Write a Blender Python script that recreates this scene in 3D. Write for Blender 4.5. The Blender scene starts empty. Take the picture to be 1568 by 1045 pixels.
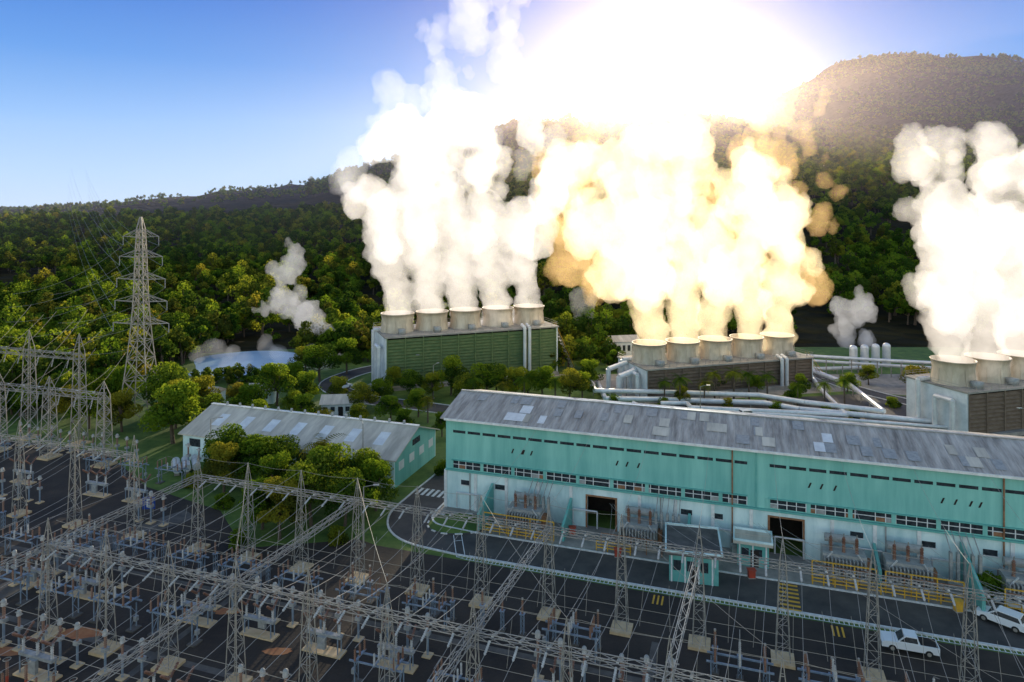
import bpy, math, random
import numpy as np
from mathutils import Vector, noise
random.seed(7); np.random.seed(7)
scene=bpy.context.scene
scene.view_settings.view_transform='Standard'
scene.view_settings.look='None'
scene.view_settings.exposure=0
COL=scene.collection
R=random.uniform

# ------------------------------------------------------------ materials
def lin(c): return (c[0],c[1],c[2],1)
def mat(name,c1,c2=None,scale=1.0,rough=0.7,metal=0.0,bump=0.0,bscale=None,stretch=(1,1,1),detail=6,lo=.35,hi=.65):
    m=bpy.data.materials.new(name); m.use_nodes=True
    nt=m.node_tree; b=nt.nodes['Principled BSDF']
    b.inputs['Roughness'].default_value=rough; b.inputs['Metallic'].default_value=metal
    b.inputs['Base Color'].default_value=lin(c1)
    if c2 or bump:
        tc=nt.nodes.new('ShaderNodeTexCoord'); mp=nt.nodes.new('ShaderNodeMapping')
        mp.inputs['Scale'].default_value=stretch
        nt.links.new(tc.outputs['Object'],mp.inputs['Vector'])
    if c2:
        n=nt.nodes.new('ShaderNodeTexNoise'); n.inputs['Scale'].default_value=scale; n.inputs['Detail'].default_value=detail
        n.inputs['Roughness'].default_value=.65
        nt.links.new(mp.outputs[0],n.inputs['Vector'])
        r=nt.nodes.new('ShaderNodeValToRGB'); r.color_ramp.elements[0].position=lo; r.color_ramp.elements[1].position=hi
        r.color_ramp.elements[0].color=lin(c1); r.color_ramp.elements[1].color=lin(c2)
        nt.links.new(n.outputs['Fac'],r.inputs[0]); nt.links.new(r.outputs[0],b.inputs['Base Color'])
    if bump:
        n2=nt.nodes.new('ShaderNodeTexNoise'); n2.inputs['Scale'].default_value=bscale or scale*3; n2.inputs['Detail'].default_value=5
        nt.links.new(mp.outputs[0],n2.inputs['Vector'])
        bp=nt.nodes.new('ShaderNodeBump'); bp.inputs['Distance'].default_value=bump; bp.inputs['Strength'].default_value=1
        nt.links.new(n2.outputs['Fac'],bp.inputs['Height']); nt.links.new(bp.outputs[0],b.inputs['Normal'])
    return m

M={}
M['asphalt']=mat('asphalt',(.040,.037,.037),(.085,.078,.07),.25,.8,bump=.02,bscale=6)
M['yard']=mat('yard_gravel',(.016,.013,.012),(.065,.048,.036),.12,.95,bump=.05,bscale=3,lo=.3,hi=.75)
M['concrete']=mat('concrete',(.20,.19,.175),(.36,.33,.29),.4,.85,bump=.01,bscale=4)
M['trench']=mat('trench_cover_concrete',(.07,.063,.055),(.13,.115,.10),.6,.85)
M['padcon']=mat('pad_concrete',(.52,.36,.20),(.64,.48,.29),1,.85)
M['kerb']=mat('kerb_paint',(.72,.72,.70),(.5,.5,.48),2,.7)
M['white']=mat('white_paint',(.78,.79,.79),(.6,.61,.6),1.5,.6)
M['yellow']=mat('yellow_paint',(.75,.42,.03),(.55,.30,.04),1.5,.6)
M['teal']=mat('teal_cladding',(.13,.40,.36),(.27,.60,.53),.5,.5,stretch=(1,1,.12),lo=.3,hi=.7)
M['teal2']=mat('teal_trim',(.09,.35,.32),(.16,.44,.40),.6,.55)
M['pale']=mat('pale_wall_paint',(.36,.56,.58),(.72,.86,.86),.35,.7,stretch=(1,1,.25),lo=.3,hi=.62)
M['roof']=mat('weathered_fibre_cement_roof',(.17,.15,.135),(.60,.55,.50),.5,.7,stretch=(2.2,.2,1),bump=.03,bscale=1.5,lo=.3,hi=.72)
M['roof2']=mat('beige_roof_sheet',(.40,.36,.30),(.66,.60,.50),.3,.7,stretch=(2,.3,1))
M['skylight']=mat('skylight_sheet',(.78,.79,.78),(.62,.62,.62),.7,.4)
M['glass']=mat('dark_glass',(.015,.02,.025),(.05,.06,.07),2,.2)
M['dark']=mat('dark_interior',(.012,.01,.009),(.03,.02,.015),1,.9)
M['rust']=mat('rusty_metal',(.18,.075,.035),(.32,.16,.08),2,.7)
M['red']=mat('red_primer',(.45,.05,.02),(.3,.05,.03),2,.6)
M['steel']=mat('galvanised_steel',(.24,.22,.195),(.38,.345,.30),2,.6,metal=.1)
M['bluesteel']=mat('painted_support_steel',(.16,.21,.28),(.28,.34,.41),2,.5,metal=.1)
M['porcelain']=mat('porcelain',(.15,.065,.04),(.24,.12,.08),3,.35)
M['porcelainw']=mat('grey_porcelain',(.34,.33,.33),(.55,.53,.51),3,.35)
M['tank']=mat('grey_equipment_paint',(.24,.25,.25),(.38,.38,.37),2,.5)
M['wire']=mat('aluminium_conductor',(.34,.31,.28),None,1,.6)
M['louver']=mat('cooling_louver_green',(.07,.13,.045),(.15,.19,.07),.6,.7,stretch=(1,1,3))
M['louverb']=mat('cooling_louver_brown',(.12,.08,.055),(.19,.14,.10),.6,.7,stretch=(1,1,3))
M['endwall']=mat('cooling_end_wall',(.50,.54,.56),(.70,.73,.75),.4,.7)
M['stack']=mat('fan_stack_fibreglass',(.42,.34,.25),(.64,.54,.41),.5,.6,stretch=(1,1,.3))
M['pipe']=mat('pipe_cladding',(.56,.57,.59),(.74,.74,.75),.5,.4,metal=.3)
M['water']=mat('milky_pond_water',(.34,.50,.66),(.46,.62,.75),.1,.3,bump=.02,bscale=1)
M['grass']=mat('lawn',(.045,.10,.012),(.12,.19,.03),.3,.9,bump=.04,bscale=6)
M['soil']=mat('orange_soil',(.34,.12,.05),(.42,.19,.08),1,.9)
M['bark']=mat('bark',(.07,.05,.035),(.14,.10,.07),3,.9)
M['blue']=mat('blue_sign_paint',(.01,.05,.28),None)
M['carw']=mat('car_paint_white',(.80,.81,.82),None,rough=.25)
M['cars']=mat('car_paint_silver',(.45,.46,.48),None,rough=.25,metal=.5)
M['tyre']=mat('tyre_rubber',(.02,.02,.02),None,rough=.9)
M['brownroof']=mat('dark_flat_roof',(.06,.055,.055),(.14,.125,.12),.5,.8)

def leafmat(name,d,t):
    m=bpy.data.materials.new(name); m.use_nodes=True; nt=m.node_tree; nt.nodes.clear()
    o=nt.nodes.new('ShaderNodeOutputMaterial'); df=nt.nodes.new('ShaderNodeBsdfDiffuse'); tr=nt.nodes.new('ShaderNodeBsdfTranslucent')
    mx=nt.nodes.new('ShaderNodeMixShader'); mx.inputs[0].default_value=.5
    oi=nt.nodes.new('ShaderNodeObjectInfo')
    def ramp(a,b,c):
        r=nt.nodes.new('ShaderNodeValToRGB'); e=r.color_ramp.elements; e[0].color=lin(a); e[1].color=lin(c); q=e.new(.6); q.color=lin(b)
        nt.links.new(oi.outputs['Random'],r.inputs[0]); return r.outputs[0]
    nt.links.new(ramp(*d),df.inputs[0]); nt.links.new(ramp(*t),tr.inputs[0])
    nt.links.new(df.outputs[0],mx.inputs[1]); nt.links.new(tr.outputs[0],mx.inputs[2]); nt.links.new(mx.outputs[0],o.inputs[0])
    return m
M['leafA']=leafmat('foliage_light',((.06,.12,.015),(.10,.17,.02),(.18,.18,.025)),((.26,.38,.02),(.40,.48,.03),(.58,.46,.04)))
M['leafB']=leafmat('foliage_dark',((.022,.055,.012),(.04,.08,.015),(.075,.09,.018)),((.08,.14,.015),(.13,.20,.02),(.22,.20,.03)))

# ------------------------------------------------------------ mesh builder
class MB:
    def __init__(s): s.v=[];s.f=[];s.m=[];s.mats=[]
    def mi(s,k):
        if k not in s.mats: s.mats.append(k)
        return s.mats.index(k)
    def add(s,vs,fs,k):
        o=len(s.v); i=s.mi(k); s.v+=[tuple(v) for v in vs]
        for f in fs: s.f.append(tuple(a+o for a in f)); s.m.append(i)
    def box(s,x0,x1,y0,y1,z0,z1,k):
        vs=[(x0,y0,z0),(x1,y0,z0),(x1,y1,z0),(x0,y1,z0),(x0,y0,z1),(x1,y0,z1),(x1,y1,z1),(x0,y1,z1)]
        s.add(vs,[(3,2,1,0),(4,5,6,7),(0,1,5,4),(1,2,6,5),(2,3,7,6),(3,0,4,7)],k)
    def poly(s,pts,k): s.add(pts,[tuple(range(len(pts)))],k)
    def strut(s,p,q,w,k):
        s.cyl(p,q,w*.6,w*.6,4,k,False)
    def cyl(s,p,q,r0,r1,n,k,caps=True):
        p=Vector(p);q=Vector(q);d=(q-p)
        if d.length<1e-6: return
        d.normalize(); a=Vector((0,0,1)) if abs(d.z)<.9 else Vector((1,0,0))
        u=d.cross(a).normalized(); w=d.cross(u)
        vs=[]
        for c,r in ((p,r0),(q,r1)):
            for i in range(n):
                t=2*math.pi*(i+.5)/n; vs.append(c+u*(math.cos(t)*r)+w*(math.sin(t)*r))
        fs=[(i,(i+1)%n,n+(i+1)%n,n+i) for i in range(n)]
        if caps: fs+=[tuple(reversed(range(n))),tuple(range(n,2*n))]
        s.add(vs,fs,k)
    def lathe(s,cx,cy,prof,n,k):
        vs=[];fs=[]
        for r,z in prof:
            for i in range(n):
                t=2*math.pi*i/n; vs.append((cx+r*math.cos(t),cy+r*math.sin(t),z))
        for j in range(len(prof)-1):
            for i in range(n):
                a=j*n+i;b=j*n+(i+1)%n; fs.append((a,b,b+n,a+n))
        s.add(vs,fs,k)
    def pipe(s,pts,r,k,n=10):
        for a,b in zip(pts[:-1],pts[1:]): s.cyl(a,b,r,r,n,k)
    def wire(s,p,q,sag,w,k,n=8):
        pts=[]
        for i in range(n+1):
            t=i/n; pts.append((p[0]+(q[0]-p[0])*t,p[1]+(q[1]-p[1])*t,p[2]+(q[2]-p[2])*t-4*sag*t*(1-t)))
        for a,b in zip(pts[:-1],pts[1:]): s.cyl(a,b,w,w,3,k,False)
    def extrude(s,prof,y0,y1,k):
        n=len(prof); vs=[(x,y0,z) for x,z in prof]+[(x,y1,z) for x,z in prof]
        fs=[tuple(range(n)),tuple(reversed(range(n,2*n)))]+[((i+1)%n,i,n+i,n+(i+1)%n) for i in range(n)]
        s.add(vs,fs,k)
    def mesh(s,name):
        me=bpy.data.meshes.new(name); me.from_pydata(s.v,[],s.f)
        for k in s.mats: me.materials.append(M[k])
        me.polygons.foreach_set('material_index',s.m); me.update(); return me
    def build(s,name,parent=None,loc=(0,0,0),rz=0,smooth=False,abs_origin=None):
        if abs_origin:
            ox,oy,oz=abs_origin; s.v=[(a-ox,b-oy,c-oz) for a,b,c in s.v]; loc=abs_origin
        me=s.mesh(name)
        if smooth: me.polygons.foreach_set('use_smooth',[True]*len(me.polygons))
        ob=bpy.data.objects.new(name,me); COL.objects.link(ob)
        ob.location=loc; ob.rotation_euler=(0,0,rz)
        if parent: ob.parent=parent
        return ob
def inst(name,me,loc,rz=0,sc=1):
    ob=bpy.data.objects.new(name,me); COL.objects.link(ob); ob.location=loc; ob.rotation_euler=(0,0,rz)
    ob.scale=(sc,sc,sc) if not isinstance(sc,tuple) else sc
    return ob
def empty(name,loc,rz):
    e=bpy.data.objects.new(name,None); COL.objects.link(e); e.location=loc; e.rotation_euler=(0,0,rz); return e

ANG=math.atan2(-.313,.949)
D=Vector((math.cos(ANG),math.sin(ANG))); N=Vector((-math.sin(ANG),math.cos(ANG)))
HO=Vector((-10.1,104.5))      # hall front-left corner
def HF(s,t): p=HO+D*s+N*t; return (p.x,p.y)
YO=Vector((-42,91.3))         # yard frame
def YF(s,t): p=YO+D*s+N*t; return (p.x,p.y)

# ------------------------------------------------------------ terrain
prof_uv=[(-900,324),(0,322),(150,317),(350,307),(450,293),(520,281),(600,256),(650,237),(700,218),(750,201),(800,189),(840,185),(900,188),(950,181),(1000,179),(1080,181),(1125,184),(1165,168),(1200,142),(1240,124),(1272,99),(1310,90),(1380,84),(1440,86),(1520,86),(1568,100),(1700,124),(2300,240)]
px=np.array([(u-784)/1045*3000 for u,v in prof_uv]); pz=np.array([45+(325-v)*3000/1045 for u,v in prof_uv])
def sstep(a,b,x):
    t=min(1,max(0,(x-a)/(b-a))); return t*t*(3-2*t)
def H(x,y):
    if y<232: return -.02
    th=x/max(y,1)
    foot=(15+ (50*sstep(-.4,.25,th)))*sstep(240,680,y)
    r=float(np.interp(x,px,pz))
    if y<3000: S=max(0,(y-500)/2500)**1.25
    else: S=max(0,1-(y-3000)/3500)
    h=foot*(1-S)+r*S
    a=sstep(260,900,y)
    n=noise.fractal((x*.004,y*.002,3.1),1.0,2.1,4)
    rav=noise.fractal((x*.011,y*.0012,9.7),1.0,2.1,4)
    h+=a*n*6*min(1,r/300+.1)
    k=sstep(900,1700,y)*(1-sstep(2700,2990,y))
    h+=k*rav*46*min(1,r/400)
    h+=sstep(2800,2950,y)*noise.noise((x*.02,y*.02,0))*6*min(1,r/300)
    return h
def axis(n,ext,p):
    t=np.linspace(-1,1,n); return np.sign(t)*np.abs(t)**p*ext
xs=axis(360,7000,2.2); ys=np.concatenate([[-3000,-1000,-300,0,60,120,180],np.linspace(225,1000,70),np.linspace(1015,3000,130),np.linspace(3050,8000,30)])
vs=[(float(x),float(y),H(float(x),float(y))) for y in ys for x in xs]
nx=len(xs)
fs=[(j*nx+i,j*nx+i+1,(j+1)*nx+i+1,(j+1)*nx+i) for j in range(len(ys)-1) for i in range(nx-1)]
me=bpy.data.meshes.new('terrain'); me.from_pydata(vs,[],fs)
me.polygons.foreach_set('use_smooth',[True]*len(me.polygons))
tm=bpy.data.materials.new('forested_ground'); tm.use_nodes=True; nt=tm.node_tree; b=nt.nodes['Principled BSDF']; b.inputs['Roughness'].default_value=.95
b.inputs['Specular IOR Level'].default_value=.05
tc=nt.nodes.new('ShaderNodeTexCoord')
n1=nt.nodes.new('ShaderNodeTexNoise'); n1.inputs['Scale'].default_value=.012; n1.inputs['Detail'].default_value=10; n1.inputs['Roughness'].default_value=.75
v1=nt.nodes.new('ShaderNodeTexVoronoi'); v1.inputs['Scale'].default_value=.06
rp=nt.nodes.new('ShaderNodeValToRGB'); e=rp.color_ramp.elements; e[0].position=.38; e[0].color=(.010,.012,.006,1); e[1].position=.66; e[1].color=(.055,.042,.018,1)
nt.links.new(tc.outputs['Object'],n1.inputs['Vector']); nt.links.new(tc.outputs['Object'],v1.inputs['Vector'])
nt.links.new(n1.outputs['Fac'],rp.inputs[0]); nt.links.new(rp.outputs[0],b.inputs['Base Color'])
bp=nt.nodes.new('ShaderNodeBump'); bp.inputs['Distance'].default_value=9; bp.invert=True; nt.links.new(v1.outputs['Distance'],bp.inputs['Height']); nt.links.new(bp.outputs[0],b.inputs['Normal'])
me.materials.append(tm)
ter=bpy.data.objects.new('terrain',me); COL.objects.link(ter)

# ------------------------------------------------------------ trees
def make_tree(name,seed,h,rad,nclump,nleaf,ls):
    rs=np.random.RandomState(seed); mb=MB()
    th=h*.42
    lean=rs.uniform(-.04,.04,2)*h
    mb.cyl((0,0,-.5),(lean[0],lean[1],th),h*.032,h*.02,7,'bark',False)
    cl=[]
    for i in range(nclump):
        a=rs.uniform(0,6.283); rr=rad*math.sqrt(rs.uniform(0,1))*.72; zz=h*rs.uniform(.36,.88)
        rr*=1.0-.55*max(0,(zz/h-.6)/.3)
        cr=rad*rs.uniform(.26,.46)
        c=(lean[0]+rr*math.cos(a),lean[1]+rr*math.sin(a),zz); cl.append((c,cr))
        mb.cyl((lean[0]*.9,lean[1]*.9,th*rs.uniform(.6,1)),c,h*.012,h*.004,4,'bark',False)
    per=nleaf//nclump
    for ci,(c,cr) in enumerate(cl):
        d=rs.normal(size=(per,3)); d/=np.linalg.norm(d,axis=1)[:,None]
        r=cr*rs.uniform(.55,1.1,per)**.6
        p=np.array(c)+d*r[:,None]*np.array([1,1,.72])
        nr=d+rs.normal(size=(per,3))*.6; nr/=np.linalg.norm(nr,axis=1)[:,None]
        a=np.cross(nr,rs.normal(size=(per,3))); a/=np.linalg.norm(a,axis=1)[:,None]; bb=np.cross(nr,a)
        s1=ls*rs.uniform(.5,1.2,per)[:,None]; s2=s1*rs.uniform(.5,.9,(per,1))
        V=np.stack([p-a*s1,p-bb*s2,p+a*s1,p+bb*s2],1).reshape(-1,3)
        o=len(mb.v); mb.v+=[tuple(q) for q in V.tolist()]
        k=mb.mi('leafA' if rs.rand()<.58 else 'leafB')
        for j in range(per): mb.f.append((o+4*j,o+4*j+1,o+4*j+2,o+4*j+3)); mb.m.append(k)
    return mb.mesh(name)
far=[make_tree('forest_tree_mesh%d'%i,i+1,[11,14,9.5,15,9,12][i],[5.4,4.6,4.6,6.2,5.2,3.6][i],[9,11,8,12,9,9][i],900,.52) for i in range(6)]
near=[make_tree('broadleaf_tree_mesh%d'%i,i+20,10,[4.8,5.4,4.4][i],18,5600,.24) for i in range(3)]
fc=bpy.data.collections.new('forest_tree_variants')
for i,m_ in enumerate(far):
    o=bpy.data.objects.new('forest_tree',m_); fc.objects.link(o)
pts=[];sc=[];ro=[]
def addf(x,y,s):
    pts.append((x,y,H(x,y)-.3)); sc.append(s); ro.append((R(-.06,.06),R(-.06,.06),R(0,6.28)))
cnt=0
while cnt<15000:
    y=math.sqrt(R(165**2,1150**2)); x=R(-.9,.9)*y
    cnt+=1
    if y<238 and x>-58: continue
    if y<238 and x>-97: continue
    if x/y<-.2 and y>820: continue
    if x>-84 and y<185: continue
    if noise.noise((x*.012,y*.012,5))<-.42: continue
    addf(x,y,R(.5,1.3)*(1+max(0,(y-600))/1800))
cnt=0
while cnt<20000:
    y=math.sqrt(R(1150**2,2960**2)); x=R(-.9,.86)*y
    cnt+=1
    if x/y<-.2 and R(0,1)<.4: continue
    if noise.fractal((x*.006,y*.004,2),1,2,3)<-.25: continue
    addf(x,y,R(1.1,1.9) if x/y>-.3 else R(.6,1.0))
for i in range(330):
    x=R(-140,-97); y=R(148,240); addf(x,y,R(.6,1.05))
for i in range(55):
    x=R(-98,-66); y=R(176,187); addf(x,y,R(.2,.42))
for i in range(80):
    x=R(-66,-36); y=R(205,238)
    if (x+81)**2/16**2+(y-208)**2/21**2<1: continue
    addf(x,y,R(.6,.95))
for i in range(110):
    x=R(10,60); y=R(219,250); addf(x,y,R(.7,1.1))
for i in range(40):
    x=R(10,30); y=R(192,216); addf(x,y,R(.45,.75))
me=bpy.data.meshes.new('forest'); me.from_pydata(pts,[],[])
a=me.attributes.new('scl','FLOAT','POINT'); a.data.foreach_set('value',sc)
a=me.attributes.new('rot','FLOAT_VECTOR','POINT'); a.data.foreach_set('vector',[c for r in ro for c in r])
forest=bpy.data.objects.new('forest',me); COL.objects.link(forest)
ng=bpy.data.node_groups.new('forest_scatter','GeometryNodeTree')
ng.interface.new_socket('Geometry',in_out='INPUT',socket_type='NodeSocketGeometry'); ng.interface.new_socket('Geometry',in_out='OUTPUT',socket_type='NodeSocketGeometry')
gi=ng.nodes.new('NodeGroupInput'); go=ng.nodes.new('NodeGroupOutput')
ip=ng.nodes.new('GeometryNodeInstanceOnPoints'); ci=ng.nodes.new('GeometryNodeCollectionInfo')
ci.inputs['Collection'].default_value=fc; ci.inputs['Separate Children'].default_value=True; ci.inputs['Reset Children'].default_value=True
na=ng.nodes.new('GeometryNodeInputNamedAttribute'); na.data_type='FLOAT'; na.inputs['Name'].default_value='scl'
nb=ng.nodes.new('GeometryNodeInputNamedAttribute'); nb.data_type='FLOAT_VECTOR'; nb.inputs['Name'].default_value='rot'
ip.inputs['Pick Instance'].default_value=True
L=ng.links.new
L(gi.outputs[0],ip.inputs['Points']); L(ci.outputs[0],ip.inputs['Instance']); L(na.outputs['Attribute'],ip.inputs['Scale']); L(nb.outputs['Attribute'],ip.inputs['Rotation']); L(ip.outputs[0],go.inputs[0])
md=forest.modifiers.new('scatter','NODES'); md.node_group=ng

TR=[(-42.8,112,10),(-39,113,9),(-46,109,8),(-27.2,104,11.5),(-28.8,98,9.5),(-32,94,8.5),(-35.5,97,8),(-24,98,8),(-20.5,103,8),(-23,108,8.5),(-48,114,9.5),(-36,104,8),(-66,133,14),(-76,149,13),(-70,142,10),(-54.8,159,11),(-51,181,11),(-46,190,10),(-54,219,12),(-40,215,10),(-15,168,10),(-20.6,150,7),(-6,163,10),(1,162,9),(7.4,165,8.5),(13.6,163,8),(20,175,8),(-26,146,7),(-11,160,8),(26,236,13),(36,240,12),(16,228,11),(70,166,6),(61,170,5),(84,171,5.5),(93,178,6),(-90,156,11),(-97,152,10),(-104,165,12),(-88,142,9),(-34,152,7),(-68,150,9),(-58,150,8),(-64,158,6),(-48,160,8),(-30,171,7),(-25,166,7.5),(-19,164,6.5),(4,170,7),(-4,169,8),(17,165,7),(-56,174,8),(-38,138,6),(-14,137,5),(-52,140,7),(-58,143,6),(-80,140,9),(-94,146,9),(52,172,5.5),(40,160,5),(66,160,5),(102,172,7),(-22,140,5),(-100,176,9),(-58,192,8),(-44,144,7),(-48,150,6.5),(-30,158,7),(-40,158,7),(-32,143,6),(-62,140,8)]
for i,(x,y,h) in enumerate(TR):
    inst('broadleaf_tree',near[i%3],(x,y,0),R(0,6),(h/10,h/10,h/10*R(.88,1.05)))
def palm(name):
    mb=MB(); mb.cyl((0,0,-.2),(.15,.1,5.2),.2,.14,7,'bark',False)
    for i in range(22):
        a=i*2.4+R(-.2,.2); el=R(-.3,1.1); L_=R(2.2,3.0); prev=Vector((.15,.1,5.2))
        for j in range(6):
            t=(j+1)/6; e=el-1.5*t
            cur=prev+Vector((math.cos(a)*math.cos(e),math.sin(a)*math.cos(e),math.sin(e)))*L_/6
            side=Vector((-math.sin(a),math.cos(a),0))
            w=.75*math.sin(math.pi*(t*.85+.1))
            for sg in (-1,1):
                for q in (0,.5):
                    b0=prev.lerp(cur,q); b1=prev.lerp(cur,q+.3)
                    tip=b1+side*sg*w+Vector((0,0,-.35*w))+(cur-prev)*.5
                    mb.poly([b0,b1,tip],'leafA' if i%2 else 'leafB')
            prev=cur
    return mb.mesh(name)
pm=palm('palm_mesh')
for x,y,s in [(39,159,1.25),(49,165,1.2),(53,163,1.35),(57,164,1.2),(-29.5,107,1.7),(-9,158,1.3),(3,157,1.3),(78,160,1.1),(-18,146,1),(45,160,1),(66,158,1),(61,163,1.2),(36,161,1),(72,157,1.1),(10,158,1.2),(-2,156,1.1)]:
    inst('palm_tree',pm,(x,y,0),R(0,6),s)
b_=make_tree('shrub_mesh',77,10,6.5,14,3000,.4)
for x,y,h in [(56,79.5,4),(59,80,3.4),(61,77,3),(-12,118,3),(24,160,3),(35,158,3),(75,150,3),(88,158,3.2),(-18,128,2.6),(-33,110,3),(-24,109,3),(-52,112,3.5),(-44,104,3),(-24,93,3),(-37,92,3),(-21,133,3),(-30,135,3),(-66,176,3.5),(50,158,3),(60,155,3),(70,152,3),(5,154,3),(-12,153,3),(18,156,3)]:
    inst('shrub',b_,(x,y,-h*.3),R(0,6),h/10)

# ------------------------------------------------------------ ground sheets, roads
def sheet(name,pts,z,k):
    mb=MB(); mb.poly([(x,y,z) for x,y in pts],k); return mb.build(name)
sheet('plant_grass_ground',[(-150,60),(150,60),(150,228),(-60,228),(-110,215),(-150,150)],.0,'grass')
sheet('switchyard_ground',[(-170,40),(140,30),HF(110,-14.2),HF(-4,-14.2),(-21,94),(-36,91.5),(-44,103),(-60,112),(-76,128),(-150,150)],.006,'yard')
sheet('concrete_apron',[HF(-1,-6.3),HF(100,-6.3),HF(100,.5),HF(-1,.5)],.011,'concrete')
sheet('cooling_tower_yard',[(-40,168),(14,188),(20,182),(30,160),(85,172),(120,160),(120,190),(-35,190)],.012,'concrete')
sheet('service_yard',[(20,150),(120,118),(125,158),(88,170),(30,158)],.010,'asphalt')
def patch(name,x,y,rx,ry,z,k):
    mb=MB(); mb.poly([(x+rx*math.cos(t)*R(.75,1.15),y+ry*math.sin(t)*R(.75,1.15),z) for t in [i*math.pi/9 for i in range(18)]],k); mb.build(name)
for x,y,rx,ry in ((-46,73,2.6,1.0),(-32,77,1.6,.7),(-52,70,3,.8),(-24,70,1.5,.6)): patch('orange_soil_patch',x,y,rx,ry,.024,'soil')
def smooth_line(P,n=6):
    out=[]
    P=[Vector(p) for p in P]
    for i in range(len(P)-1):
        p0=P[max(i-1,0)];p1=P[i];p2=P[i+1];p3=P[min(i+2,len(P)-1)]
        for j in range(n):
            t=j/n
            out.append(.5*((2*p1)+(p2-p0)*t+(2*p0-5*p1+4*p2-p3)*t*t+(3*p1-p0-3*p2+p3)*t**3))
    out.append(P[-1]); return out
def offs(L_,d):
    o=[]
    for i,p in enumerate(L_):
        a=L_[max(i-1,0)];b=L_[min(i+1,len(L_)-1)]; t=(b-a).normalized(); o.append(p+Vector((-t.y,t.x))*d)
    return o
def ribbon(mb,A,B,z,k):
    for i in range(len(A)-1):
        mb.poly([(A[i].x,A[i].y,z),(B[i].x,B[i].y,z),(B[i+1].x,B[i+1].y,z),(A[i+1].x,A[i+1].y,z)],k)
def road(name,P,w,z,k='asphalt',kerb=True,n=6):
    L_=smooth_line(P,n); mb=MB()
    ribbon(mb,offs(L_,w/2),offs(L_,-w/2),z,k); mb.build(name)
    if kerb:
        mb=MB()
        for s in (1,-1):
            A=offs(L_,s*w/2);B=offs(L_,s*(w/2+.28))
            for i in range(len(A)-1):
                a,b,c,d=A[i],A[i+1],B[i+1],B[i]
                vs=[(q.x,q.y,zz) for zz in (0,.14) for q in (a,b,c,d)]
                mb.add(vs,[(0,1,5,4),(1,2,6,5),(2,3,7,6),(3,0,4,7),(4,5,6,7)],'kerb')
        mb.build(name+'_kerb')
    return L_
L1=road('main_road',[HF(100,-10),HF(60,-10),HF(30,-10),HF(12,-10),(-7.5,93.3),(-13.2,96.3),(-15,101),(-13.4,107),(-10.5,115),(-7.7,124),(-4,138),(-8,151),(-20,158),(-36,165),(-47,178),(-43,193),(-30,204),(-8,210)],6.2,.018)
road('access_road',[(-4,138),(20,140),(60,128),(110,112)],5,.015)
road('yard_track',[(-100,60),(-64,78),(-55,93),(-48,102)],4.0,.012,'trench',False)
road('hill_road',[(84,205),(86,180),(92,165),(104,150),(125,140)],5,.02)
mb=MB(); c=(-8.0,98.6); pts_=[(c[0]+4.6*math.cos(t)*(1+.12*math.cos(t)),c[1]+3.2*math.sin(t)) for t in [i*math.pi/14 for i in range(28)]]
mb.poly([(x,y,.1) for x,y in pts_],'grass'); mb.build('lawn_island')
mb=MB()
for i in range(28):
    a=pts_[i];b=pts_[(i+1)%28]; s=1.06
    A=(c[0]+(a[0]-c[0])*s,c[1]+(a[1]-c[1])*s);B=(c[0]+(b[0]-c[0])*s,c[1]+(b[1]-c[1])*s)
    mb.add([(*a,0),(*b,0),(*B,0),(*A,0),(*a,.15),(*b,.15),(*B,.15),(*A,.15)],[(2,3,7,6),(0,1,5,4),(4,5,6,7)],'kerb' if i%2 else 'asphalt')
mb.build('lawn_island_kerb')
mb=MB()
Lf=[Vector(HF(s,-13.4)) for s in range(100,7,-1)]+[p for p in offs(L1,-3.9)[26:40]]
A=offs(Lf,.55);B=offs(Lf,-.55)
ribbon(mb,offs(Lf,.60),offs(Lf,.50),.030,'white'); ribbon(mb,offs(Lf,-.50),offs(Lf,-.60),.030,'white')
for i in range(len(A)-1):
    for q in (0,.5):
        a=A[i].lerp(A[i+1],q);b=B[i].lerp(B[i+1],q); d_=(A[i+1]-A[i]).normalized()*.1
        mb.poly([(a.x,a.y,.026),(b.x,b.y,.026),(b.x+d_.x,b.y+d_.y,.026),(a.x+d_.x,a.y+d_.y,.026)],'white')
for i in range(6):
    x,y=HF(-6.6+i*.95,2.6); mb.poly([(x,y,.03),(x+.5*D.x,y+.5*D.y,.03),(x+.5*D.x+2.6*N.x,y+.5*D.y+2.6*N.y,.03),(x+2.6*N.x,y+2.6*N.y,.03)],'white')
for i in range(7):
    for s0 in (47,):
        a=HF(s0,-13+i*.9);b=HF(s0+2.2,-13+i*.9);c1=HF(s0+2.2,-12.6+i*.9);d1=HF(s0,-12.6+i*.9)
        mb.poly([(*a,.034),(*b,.034),(*c1,.034),(*d1,.034)],'yellow')
for s0 in (33,52,76):
    for i in range(3):
        a=HF(s0+i*.5,-16.5);b=HF(s0+i*.5+.2,-16.5);c1=HF(s0+i*.5+.2,-14.6);d1=HF(s0+i*.5,-14.6)
        mb.poly([(*a,.034),(*b,.034),(*c1,.034),(*d1,.034)],'yellow')
mb.build('road_markings')
mb=MB()
for t in (-7.8,-19.5,-28):
    a=YF(-30,t);b=YF(115,t);c1=YF(115,t+.8);d1=YF(-30,t+.8); mb.poly([(*a,.016),(*b,.016),(*c1,.016),(*d1,.016)],'trench')
for s in (12,36,60,84):
    a=YF(s,-40);b=YF(s+.8,-40);c1=YF(s+.8,-1);d1=YF(s,-1); mb.poly([(*a,.020),(*b,.020),(*c1,.020),(*d1,.020)],'trench')
mb.build('cable_trench_covers')
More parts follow.
